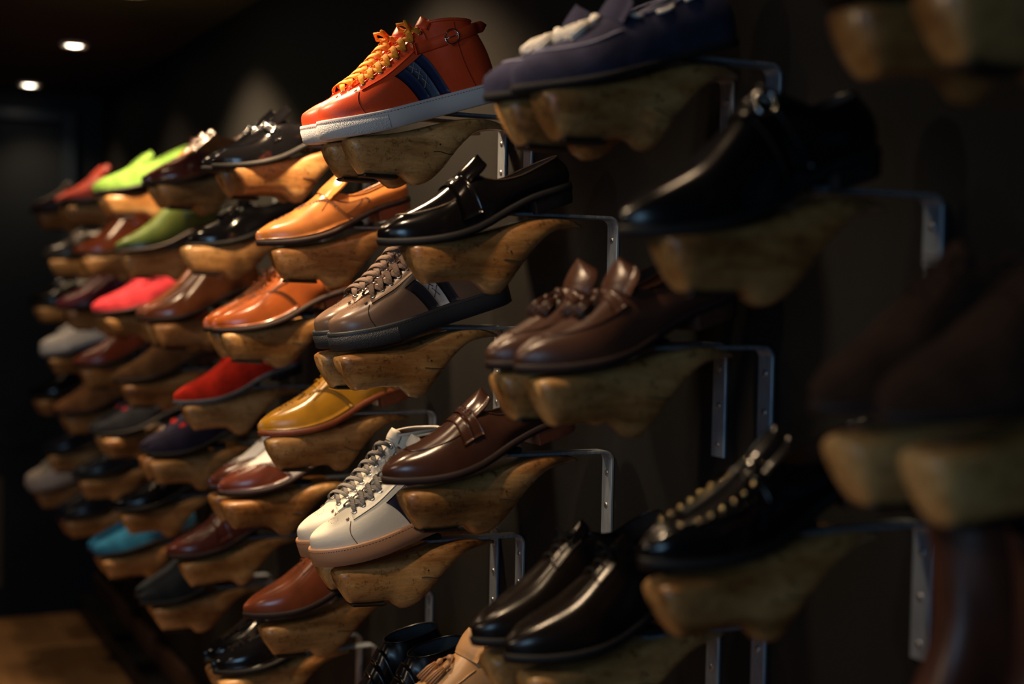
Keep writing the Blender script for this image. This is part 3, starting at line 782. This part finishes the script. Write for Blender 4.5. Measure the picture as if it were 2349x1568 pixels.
def loafer(up,so,heel=None,kind='plain',acc=None,lin=DKL,metal=CHROME,tl=.034,seam=None,stitch=None,sole='dress',punch=None,rnd=0,tw=.021,L=.295):
    s=Shoe('lo',L=L,sole=sole,round_=rnd,NA=38,NV=13,**(LO if sole=='dress' else SL))
    s.upper(up); s.soles(so,heel); s.inside(lin,INS); s.collar(.0013,seam or up)
    s.tongue(up,length=tl if kind not in('moc','tassel') else .028,wd=tw*1.15,lift=.45 if kind in('moc','tassel') else 0)
    acc=acc or up
    if kind in('penny','tassel','bit','moc','studs'): s.apron(seam or up,stitch=stitch)
    if kind=='penny':
        s.strapband('strap',.585,.085,acc,.0030,.10,1.90,.0)
        s.patch('strap_slot',lambda a,b:(.573+.022*b,.80+.40*a),8,2,DKL,.0034,parent='strap')
    if kind=='cuff':
        s.strapband('strap',.60,.05,acc,.0022,.3,1.7); s.strapband('strap',.545,.05,acc,.0036,.3,1.7)
        s.apron(seam or up,v0=.5,ta=.88)
        for k in range(7): s.line('pleat',[(.53,.72+.09*k),(.555,.72+.09*k)],.0012,seam or acc,off=.0036,parent='strap')
    if kind=='moc':
        for sd in (1,-1):
            s.add('side_lacing',merge(*[tube([s.P(sd,q/100,.93,.0018),s.P(sd,q/100+.025,.90,.0030),s.P(sd,q/100+.055,.90,.0030),s.P(sd,q/100+.08,.93,.0018)],.0024,6) for q in (44,30,16)]),acc,'upper')
    if kind=='tassel' or kind=='moc':
        if kind=='tassel': s.strapband('strap',.585,.05,acc,.0016,.45,1.55)
        for v in (.86,1.14): tassel(s,acc,.62,v,.034 if kind=='tassel' else .040,r=.0065)
        s.add('knot',ball(s.P(1,.60,1,.005),.0055,(1.2,1,.8)),acc,'upper')
    if kind=='bit':
        s.strapband('strap',.575,.05,acc,.0018,.25,1.75)
        a=s.P(1,.585,.62,.006); b=s.P(1,.585,1.38,.006); c_=s.P(1,.585,1,.007)
        s.add('metal_bit',merge(tube([a,c_+(a-c_)*.15],[.0024,.0030],7),tube([b,c_+(b-c_)*.15],[.0024,.0030],7),torus(c_,(0,0,1),.0045,.0016,12,5),ball(a,.0055),ball(b,.0055)),metal,'upper')
        for p,v in ((a,.62),(b,1.38)): s.add('bit_ring',torus(p,s.N(1,.585,v),.0095,.0021,16,6),metal,'upper')
    if kind=='studs':
        s.dots('studs',[(.60+.045*k,.62) for k in range(6)]+[(.60+.045*k,1.38) for k in range(6)]+[(.52,.75),(.52,1.25)],.0032,metal,off=.001)
        s.strapband('strap',.60,.035,acc,.0024,.3,1.7)
        s.line('zip',[(.54+.30*k/20,1.0) for k in range(21)],.0028,plain('zip_tape',(.03,.03,.03),.5))
        s.line('zip_teeth',[(.54+.30*k/30,1.0) for k in range(31)],.0012,metal,off=.0028,dash=1)
        s.dots('studs',[(.88,.7),(.88,1.3)],.0032,metal,off=.001)
    if kind=='emblem':
        c_=.68
        s.dots('embroidered_emblem',[(c_+.018*math.cos(a),1+.13*math.sin(a)) for a in [2*PI*k/7 for k in range(7)]]+[(c_,1)],.0042,acc,off=.0006)
    if kind=='wing':
        s.wingcap(up,punch,tb=.72,drop=.31,peak=.05)
        for sd in (1,-1):
            s.line('side_seam',[(.50-.16*math.sin(PI*k/30)*1.1,.10+.70*k/15) for k in range(16)],.0006,punch,sd)
            s.dots('side_perforations',[(.60-.30*k/26,.40+.34*math.sin(PI*.5*k/26)) for k in range(27)]+[(.30-.012*math.sin(PI*k/7),.72-.24*k/7) for k in range(8)],.0015,punch,sd,off=.0014)
            seg=[]
            for q in range(3):
                a=PI*q/3; seg.append(tube([s.P(sd,.56+.014*math.cos(a),.82+.05*math.sin(a),.0006),s.P(sd,.56-.014*math.cos(a),.82-.05*math.sin(a),.0006)],.0006,4))
            s.add('star_stitch',merge(*seg),punch,'upper')
    return s
def oxford(up,so,heel=None,lace=None,wing=None,punch=None,kind='',lin=TAN,cap=False,facing=None,rnd=0,counter=None,vamp=None,eye=None,med=False,ft=.60,wtb=.74):
    s=Shoe('ox',L=.297,sole='dress',round_=rnd,NA=40,NV=14,**OX)
    s.upper(up); s.soles(so,heel); s.inside(lin,INS); s.collar(.0013,facing or up)
    if kind=='derby' or facing: s.eyestays(facing or up,ft,.44,.04,.28,h=.0012,drop=.05)
    else:
        for sd in (1,-1): s.line('facing_seam',[(.62-.18*k/14,.60+.02*math.sin(PI*k/14)) for k in range(15)],.0006,punch or SEAM,sd)
        s.line('throat_seam',[(.62,.6+.8*k/14) for k in range(15)],.0006,punch or SEAM)
    s.tongue(facing or up,length=.014,wd=.016,back=.05,lift=.1)
    s.laces(.59,.455,4,lace or up,dv=.12,width=.0028,eyelet=None,cross=False,h=.002)
    s.add('lace_bow',merge(tube([s.P(1,.47,1,.004),s.P(1,.46,.85,.010)+Vector((.006,-.004,.002)),s.P(1,.50,.75,.006),s.P(1,.48,.95,.005)],.0013,5),tube([s.P(1,.47,1,.004),s.P(1,.46,1.15,.010)+Vector((-.006,-.004,.002)),s.P(1,.50,1.25,.006),s.P(1,.48,1.05,.005)],.0013,5)),lace or up,'upper')
    if wing: s.wingcap(wing,punch,tb=wtb)
    if punch:
        for sd in (1,-1):
            s.dots('facing_perforations',[(.66-.20*k/18,.52+.05*math.sin(PI*k/18)) for k in range(19)],.0015,punch,sd,off=.0014)
            s.dots('counter_perforations',[(.20+.03*math.sin(PI*k/12),.06+.8*k/12) for k in range(13)],.0015,punch,sd,off=.0014)
    if cap:
        s.patch('toe_cap',lambda a,b:(.80+.1995*b,.03+1.94*a),30,10,up,.0009)
    if med: s.dots('medallion',[(.87+.025*math.cos(k*PI/4),1+.14*math.sin(k*PI/4)) for k in range(8)]+[(.87,1)],.0011,punch or SEAM,off=.0012)
    if counter:
        for sd in (1,-1): s.patch('heel_counter',lambda a,b:(.002+(.24-.05*a)*b,.02+.8*a),10,8,counter,.0009,sd)
    return s
def boot(up,so,heel=None,kind='plain',acc=None,tall=0,lin=DKL,punch=None,rnd=0,sole='dress'):
    T=dict(BT)
    if tall: T['H']=[(.34,.235),(.37,.18),(.40,.150),(.45,.124),(.52,.100)]+T['H'][4:]; T['Cc']=[(0,.225),(.12,.232),(.34,.235)]; T['ow']=.038
    if kind=='mid':
        T['H']=[(.38,.118),(.45,.106),(.52,.093),(.6,.079)]+BT['H'][5:]; T['th']=.38; T['Cc']=[(0,.100),(.12,.098),(.28,.104),(.38,.118)]; T['ow']=.031
    if kind=='buckle': T=dict(th=.40,H=[(.40,.119),(.47,.105),(.54,.090),(.62,.0765),(.7,.0645)]+BT['H'][6:],Cc=[(0,.088),(.12,.082),(.25,.082),(.34,.100),(.40,.119)],ow=.029)
    s=Shoe('bt',L=.297,sole=sole,round_=rnd,NA=40,NV=18,**T)
    s.upper(up); s.soles(so,heel); s.inside(lin,INS); s.collar(.0016,up)
    if kind=='chelsea' or kind=='mid' and acc=='gore':
        for sd in (1,-1): s.patch('elastic_gusset',lambda a,b:((.12+.16*b)*(1) ,.45+.53*a),8,8,plain('black_elastic',(.02,.018,.018),.8),.0008,sd)
    if kind=='buckle':
        s.strapband('strap',.50,.075,up,.0030,.05,1.85,slope=-.12)
        buckle(s,1,.44,.66,.0125,acc or CHROME,.006)
        s.line('side_seam',[(.44+.06*k/12,.05+.6*k/12) for k in range(13)],.0008,SEAM)
    if kind=='velcro':
        for t in (.46,.40): s.strapband('strap',t,.055,up,.0040,.1,1.9)
    return s

# ---- shoe list.  (column,row): builder, description, short name
bk=lambda r=.22,c=(.004,.004,.005),g=.03: leather(c,r*.8,g,0,.2)
BS=plain('black_sole',(.008,.008,.009),.55,spec=.3); BH=plain('black_heel',(.010,.010,.011),.4)
BRS=plain('brown_sole',(.060,.026,.016),.4); DBS=plain('dark_brown_sole',(.020,.010,.009),.6,spec=.3); OXS=plain('reddish_sole',(.20,.06,.03),.4)
PW=plain('punch_dark',(.05,.02,.01),.7)
OR=leather((.80,.085,.022),.42,.30,0,.12,500); TP=leather((.15,.093,.066),.30,.10,0,.2); WH=leather((.66,.64,.57),.5,.45,0,.08,300)
SPEC={}
def sp(c,r,fn,desc,short): SPEC[(c,r)]=(fn,desc,short)
sp(0,0,lambda:oxford(bk(),BS,BH,kind='derby'),'black leather derby shoe cut off at the top right corner','corner black derby')
sp(0,2,lambda:oxford(suede((.040,.019,.011)),DBS,DBS,kind='derby',lin=DKL),'dark brown suede ankle boot at the right edge','dark brown suede boot')
sp(0,4,lambda:boot(leather((.06,.020,.012),.4,.2),DBS,DBS,'plain',tall=1),'tall reddish brown leather boot at the bottom right','tall brown boot')
sp(1,1,lambda:boot(bk(.27),BS,BH,'buckle'),'glossy black ankle boot with silver buckle strap','black buckled boot')
sp(1,3,lambda:loafer(bk(.18),BS,BH,'studs',metal=BRASS,tl=.04),'black leather slip-on with gold studs and zip','studded black slip-on')
sp(2,0,lambda:loafer(suede((.028,.028,.055)),BLACKR,None,'moc',acc=plain('white_leather',(.75,.72,.66),.6),seam=plain('pale_piping',(.22,.22,.32),.7),sole='slip',tw=.024),'navy suede driving moccasin with white tassels','navy driving moccasin')
sp(2,2,lambda:loafer(leather((.065,.028,.018),.30,.5,0,.2,260),DBS,BRS,'tassel',stitch=None,tw=.026,tl=.03),'brown grained leather tassel loafer','brown tassel loafer')
sp(2,4,lambda:oxford(leather((.009,.006,.005),.22,.08),BS,BH,lace=BLACKR,kind='derby',med=True,lin=DKL),'black leather derby shoe with punched toe','black derby')
sp(3,1,lambda:loafer(leather((.004,.0035,.004),.15,.02),BS,BH,'penny',seam=plain('bronze_seam',(.06,.035,.02),.4),stitch=plain('tan_thread',(.22,.15,.08),.7),lin=DKL,rnd=.3),'black leather penny loafer','black penny loafer')
sp(3,3,lambda:loafer(leather((.048,.019,.012),.22,.08),DBS,OXS,'cuff',lin=DKL,rnd=.3),'dark brown loafer with gathered strap','dark brown strap loafer')
sp(3,5,lambda:loafer(leather((.52,.29,.13),.42,.12),DBS,BRS,'moc',acc=leather((.42,.21,.09),.45,.2),tw=.027,tl=.040),'tan leather tassel loafer at the bottom edge','tan tassel loafer')
sp(4,0,lambda:hitop(OR,rubber((.72,.74,.76),False,.45),woven((1.0,.36,.02)),(leather((.018,.030,.095),.4,.2),leather((.07,.105,.19),.5,.2)),strap=True,loop=True,stit=plain('rust_thread',(.35,.03,.01),.8),xst=plain('pale_thread',(.45,.38,.28),.7),lin=OR),'orange leather high-top sneaker with orange laces and buckled strap','orange high-top')
sp(4,2,lambda:hitop(TP,rubber((.020,.024,.032),False,.5),woven((.11,.068,.052)),(leather((.014,.014,.022),.4,.1),plain('grey_tape',(.42,.42,.46),.7)),stit=plain('black_thread',(.02,.015,.015),.8),xst=SEAM,lin=DKL,tonguemat=leather((.012,.014,.022),.4,.1)),'taupe brown leather high-top sneaker with black sole','taupe high-top')
sp(4,4,lambda:hitop(WH,rubber((.42,.23,.13),False,.45),woven((.18,.172,.168)),(leather((.014,.016,.035),.4,.1),plain('grey_tape',(.42,.42,.46),.7)),stit=plain('brown_thread',(.20,.11,.08),.8),xst=SEAM,gum=True,bar=False,strap=True),'white leather high-top sneaker with grey laces and gum sole','white high-top')
sp(4,6,lambda:boot(bk(.30),rubber((.02,.02,.022),False),None,'velcro',lin=plain('navy_lining',(.02,.035,.05),.45),sole='cup'),'black high-top boot with open collar and wide straps','black strapped high-top')
sp(5,1,lambda:loafer(leather((.38,.14,.036),.26,.07,0,.3),DBS,OXS,'wing',lin=TAN,punch=PW,tl=.044,tw=.026),'caramel leather slip-on brogue','caramel brogue slip-on')
sp(5,3,lambda:oxford(leather((.50,.24,.018),.24,.06,0,.3),plain('chestnut_sole',(.22,.055,.02),.4),OXS,wing=leather((.50,.24,.018),.24,.06,0,.3),punch=PW),'mustard yellow wingtip brogue','mustard brogue')
sp(5,5,lambda:oxford(leather((.19,.050,.020),.20,.06,0,.3),DBS,BRS,lace=leather((.19,.050,.020),.20,.06)),'polished reddish brown lace-up shoe','red-brown lace-up')
sp(6,0,lambda:loafer(bk(.14),BS,BH,'bit',metal=CHROME,tl=.040,rnd=.2),'glossy black loafer with silver metal bit','black bit loafer')
sp(6,2,lambda:oxford(leather((.23,.058,.014),.20,.06,0,.3),DBS,OXS,wing=leather((.23,.058,.014),.20,.06,0,.3),punch=PW),'cognac leather wingtip brogue','cognac brogue')
sp(6,4,lambda:oxford(leather((.62,.62,.62),.5,.1,0,.05),DBS,BRS,lace=leather((.085,.025,.015),.22,.06),wing=leather((.095,.026,.016),.20,.06),punch=plain('white_punch',(.5,.45,.4),.5),facing=leather((.085,.025,.015),.22,.06),counter=leather((.095,.026,.016),.20,.06),ft=.47,wtb=.84),'brown and white spectator brogue','brown and white spectator')
sp(6,6,lambda:oxford(bk(.14),BS,BH,lace=BLACKR,wing=bk(.14),punch=plain('punch_black',(.03,.025,.02),.5),lin=DKL),'glossy black wingtip brogue','black wingtip')
sp(7,1,lambda:loafer(bk(.14),BS,BH,'tassel',tl=.036,rnd=.2),'glossy black tassel loafer','black tassel loafer')
sp(7,3,lambda:oxford(suede((.62,.030,.014)),plain('grey_sole',(.10,.11,.13),.5),BH,lace=suede((.50,.02,.012)),kind='derby'),'bright red suede lace-up shoe','red suede lace-up')
sp(7,5,lambda:loafer(leather((.090,.024,.018),.22,.08),DBS,BRS,'penny',rnd=.5),'oxblood leather penny loafer','oxblood penny loafer')
sp(8,0,lambda:oxford(suede((.30,.115,.035)),DBS,BRS,wing=leather((.105,.028,.020),.16,.06),punch=PW,facing=leather((.105,.028,.020),.2,.06),lace=leather((.085,.02,.015),.3,.06),counter=leather((.105,.028,.020),.2,.06)),'burgundy and tan two-tone wingtip shoe','two-tone wingtip')
sp(8,2,lambda:boot(leather((.13,.040,.016),.18,.05),DBS,BRS,'mid',lin=TAN),'polished chestnut brown plain ankle shoe','chestnut ankle shoe')
sp(8,4,lambda:loafer(suede((.011,.010,.026)),BS,BH,'emblem',acc=suede((.45,.03,.03)),seam=BS,tl=.028),'navy velvet slipper with red emblem','navy emblem slipper')
sp(8,6,lambda:loafer(suede((.013,.017,.022)),BS,BH,'plain'),'plain black suede slip-on','black suede slip-on')
sp(9,1,lambda:boot(leather((.050,.082,.018),.28,.08),DBS,BRS,'mid',lin=TAN),'olive green leather ankle boot','green ankle boot')
sp(9,3,lambda:boot(suede((.14,.070,.028)),DBS,BRS,'mid',lin=TAN),'tan brown suede chukka boot','tan suede chukka')
sp(9,5,lambda:loafer(bk(.25),BS,BH,'bit',metal=BRASS,tl=.022),'black loafer with small gold bit','black gold-bit loafer')
sp(10,0,lambda:loafer(suede((.15,.30,.055)),BS,None,'plain',sole='slip',tl=.042,rnd=.4),'lime green suede slipper','lime slipper')
sp(10,2,lambda:loafer(suede((.44,.035,.05)),BS,None,'plain',sole='slip',tl=.040,rnd=.4),'coral pink suede slipper','pink slipper')
sp(10,4,lambda:loafer(suede((.012,.014,.020)),BS,BH,'emblem',acc=suede((.22,.015,.03))),'black velvet slipper with dark red emblem','black emblem slipper')
sp(10,6,lambda:loafer(suede((.018,.130,.26)),BLACKR,None,'plain',sole='slip',tl=.030,rnd=.4),'turquoise blue suede slip-on','blue suede slip-on')
sp(11,1,lambda:boot(leather((.14,.035,.014),.20,.05),DBS,BRS,'mid',lin=DKL),'dark chestnut glossy leather ankle boot','dark chestnut boot')
sp(11,3,lambda:oxford(leather((.18,.035,.015),.26,.05),DBS,BRS,lin=DKL),'red-brown plain oxford shoe','red-brown oxford')
sp(11,5,lambda:loafer(bk(.3,(.010,.013,.020)),BS,BH,'bit',metal=BRASS,tl=.03),'dark navy loafer with brass bit','navy brass-bit loafer')
sp(12,0,lambda:loafer(leather((.42,.045,.025),.5,.2),BS,BRS,'plain',tl=.042),'red leather slip-on with high tongue','red slip-on')
sp(12,2,lambda:oxford(leather((.135,.016,.028),.35,.05),DBS,BRS,lin=DKL,cap=True),'burgundy leather oxford shoe','burgundy oxford')
sp(12,4,lambda:boot(suede((.24,.11,.045)),DBS,BRS,'mid',lin=TAN),'light tan suede ankle boot','light tan boot')
sp(12,6,lambda:loafer(bk(.3,(.010,.013,.022)),BS,BH,'plain',tl=.018),'plain black leather loafer','plain black loafer')
sp(13,1,lambda:loafer(bk(.3,(.020,.018,.016)),BS,BH,'penny',acc=leather((.07,.06,.055),.4,.1),tl=.034),'black loafer with grey strap','grey-strap loafer')
sp(13,3,lambda:hitop(leather((.60,.60,.60),.5,.3,0,.05),rubber((.42,.46,.50),False,.5),woven((.5,.5,.5)),None,low=True,lin=plain('navy_lining2',(.02,.025,.06),.6)),'white low sneaker with navy lining','white low sneaker')
sp(13,5,lambda:loafer(bk(.3,(.010,.013,.022)),BS,BH,'tassel',tl=.02),'black loafer with fringe','black fringe loafer')
sp(14,0,lambda:loafer(leather((.10,.040,.028),.5,.1),BS,BRS,'plain',tl=.016),'dull dark brown loafer','dull brown loafer')
sp(14,2,lambda:loafer(bk(.25),BS,BH,'bit',metal=CHROME,tl=.02),'black velvet-dark loafer with silver ornament','black ornament loafer')
sp(14,4,lambda:oxford(bk(.2),BS,BH,lin=DKL,lace=BLACKR),'black lace-up shoe','black lace-up')
sp(14,6,lambda:hitop(leather((.62,.56,.50),.5,.3,0,.05),rubber((.50,.46,.42),False,.5),woven((.5,.47,.42)),None,low=True),'cream low sneaker','cream low sneaker')

COLDESC=['first column from the right']*15
OFF={(0,4):(-.345,-.045,-.01,0),(0,2):(-.352,-.030,0,.0),(0,0):(-.352,-.05,0,-.01), # toe y, toe z rel row, last dy, last dz  (measured per shelf position)
(1,1):(-.373,-.057,-.011,-.012),(1,3):(-.344,-.030,-.006,.004),(2,0):(-.354,-.061,.002,-.014),(2,2):(-.342,-.033,.004,.007),(2,4):(-.348,-.020,.002,.010),
(3,1):(-.363,-.054,-.001,-.004),(3,3):(-.351,-.039,0,.001),(4,0):(-.351,-.057,.010,-.010),(4,2):(-.327,-.041,.002,.001),(4,4):(-.355,-.034,.003,.007),
(5,1):(-.344,-.042,.007,.001),(5,3):(-.336,-.042,.002,.002),(5,5):(-.359,-.029,-.002,.004),(6,0):(-.355,-.058,.007,-.006),(6,2):(-.351,-.038,-.006,.008),
(6,4):(-.334,-.020,-.001,.012),(6,6):(-.343,-.033,-.007,.004),(7,1):(-.313,-.033,.003,.010),(7,3):(-.340,-.041,.006,.004),(7,5):(-.351,-.042,.003,0),
(8,0):(-.344,-.052,.004,-.001),(8,2):(-.353,-.037,-.003,.004),(8,4):(-.337,-.020,-.005,.012),(8,6):(-.352,-.036,.004,.004)}
U1,PX,SEP=-1.14143,.33207,.04909
nser=0
for (c,rw),(fn,desc,short) in sorted(SPEC.items()):
    x0=U1-(c-1)*PX if c else -.845; zr=ZB-rw*.17
    ty,tz,ldy,ldz=OFF.get((c,rw),(-.348,-.039,0,.002))
    s=fn(); pair=c%2==0
    for side in ((1,-1) if pair else (0,)):
        x=x0+side*SEP; mir=(side==-1)
        jy=0 if side>=0 else random.uniform(-.004,.006)
        who='' if not pair else ('nearer ' if side==1 else 'farther ')
        # bracket
        b_=empty('wall_bracket',(x,-.0003,zr),'steel L-bracket screwed to the wall, carrying the %s%s'%(who,short),'bracket','steel L-brackets on the dark wall')
        o=bpy.data.objects.new('bar',BR); link(o,b_)
        for zz in (-.034,-.082,-.132):
            o=bpy.data.objects.new('screw',SC); link(o,b_); o.location=(0,-.0045,zz); o.rotation_euler=(0,random.uniform(0,3),0)
        # last
        var=nser%3; 
        if (c,rw) in ((4,0),(4,4),(5,1),(7,1)): var=0
        if (c,rw) in ((3,1),(6,4),(7,3)): var=1
        nser+=1
        l_=empty('shoe_last',(x,0,zr),'upturned brown wooden shoe last under the %s%s'%(who,short),'shoe last','upturned wooden shoe lasts')
        me,parts=LASTS[var]
        sg=-1 if mir else 1
        ar=random.uniform(-.012,.012)
        o=bpy.data.objects.new('last_body',me); link(o,l_)
        kids=[o]
        for nm,pm in parts: kids.append(link(bpy.data.objects.new(nm,pm),l_))
        for k in kids: k.location=(0,ldy+jy,-.0045+min(ldz,.0)+.003*0)
        # keep the tip tucked under the arm while the heel end sits at its measured height
        ang=math.atan2(ldz-min(ldz,0)+.0,.2)
        if ldz>0: 
            for k in kids: k.rotation_euler=(-ang-.012,0,ar); k.location=(0,ldy+jy,-.0005)
        else:
            for k in kids: k.rotation_euler=(-.012,0,ar); k.location=(0,ldy+jy,-.0005+ldz*.35)
        sp_=link(bpy.data.objects.new('spacer',WEDGE),l_); sp_['label']='small black rubber block on top'
        # shoe
        L=s.L; ang=math.radians({'dress':17.6,'cup':17.5,'slip':16.5}[s.sole])
        if (c,rw)==(4,6): ang=math.radians(17)
        tl=(0,-L-.004,s.zb(1)); R=Matrix.Rotation(ang,3,'X'); p=R@Vector(tl)
        loc=(x,ty+jy-p.y,zr+tz-p.z)
        lab=desc if not pair else desc+(', nearer of the pair' if side==1 else ', farther of the pair')
        cat='sneaker' if 'sneaker' in desc or 'high-top' in desc else ('boot' if 'boot' in desc or 'chukka' in desc else 'shoe')
        nm={'sneaker':'sneaker','boot':'boot','shoe':'shoe'}[cat]
        if 'loafer' in desc: nm='loafer'
        if 'slipper' in desc: nm='slipper'
        root=empty(nm,loc,lab,cat,'pair of '+short+'s' if pair else None,(ang,0,random.uniform(-.02,.02)))
        s.emit(root,mir)
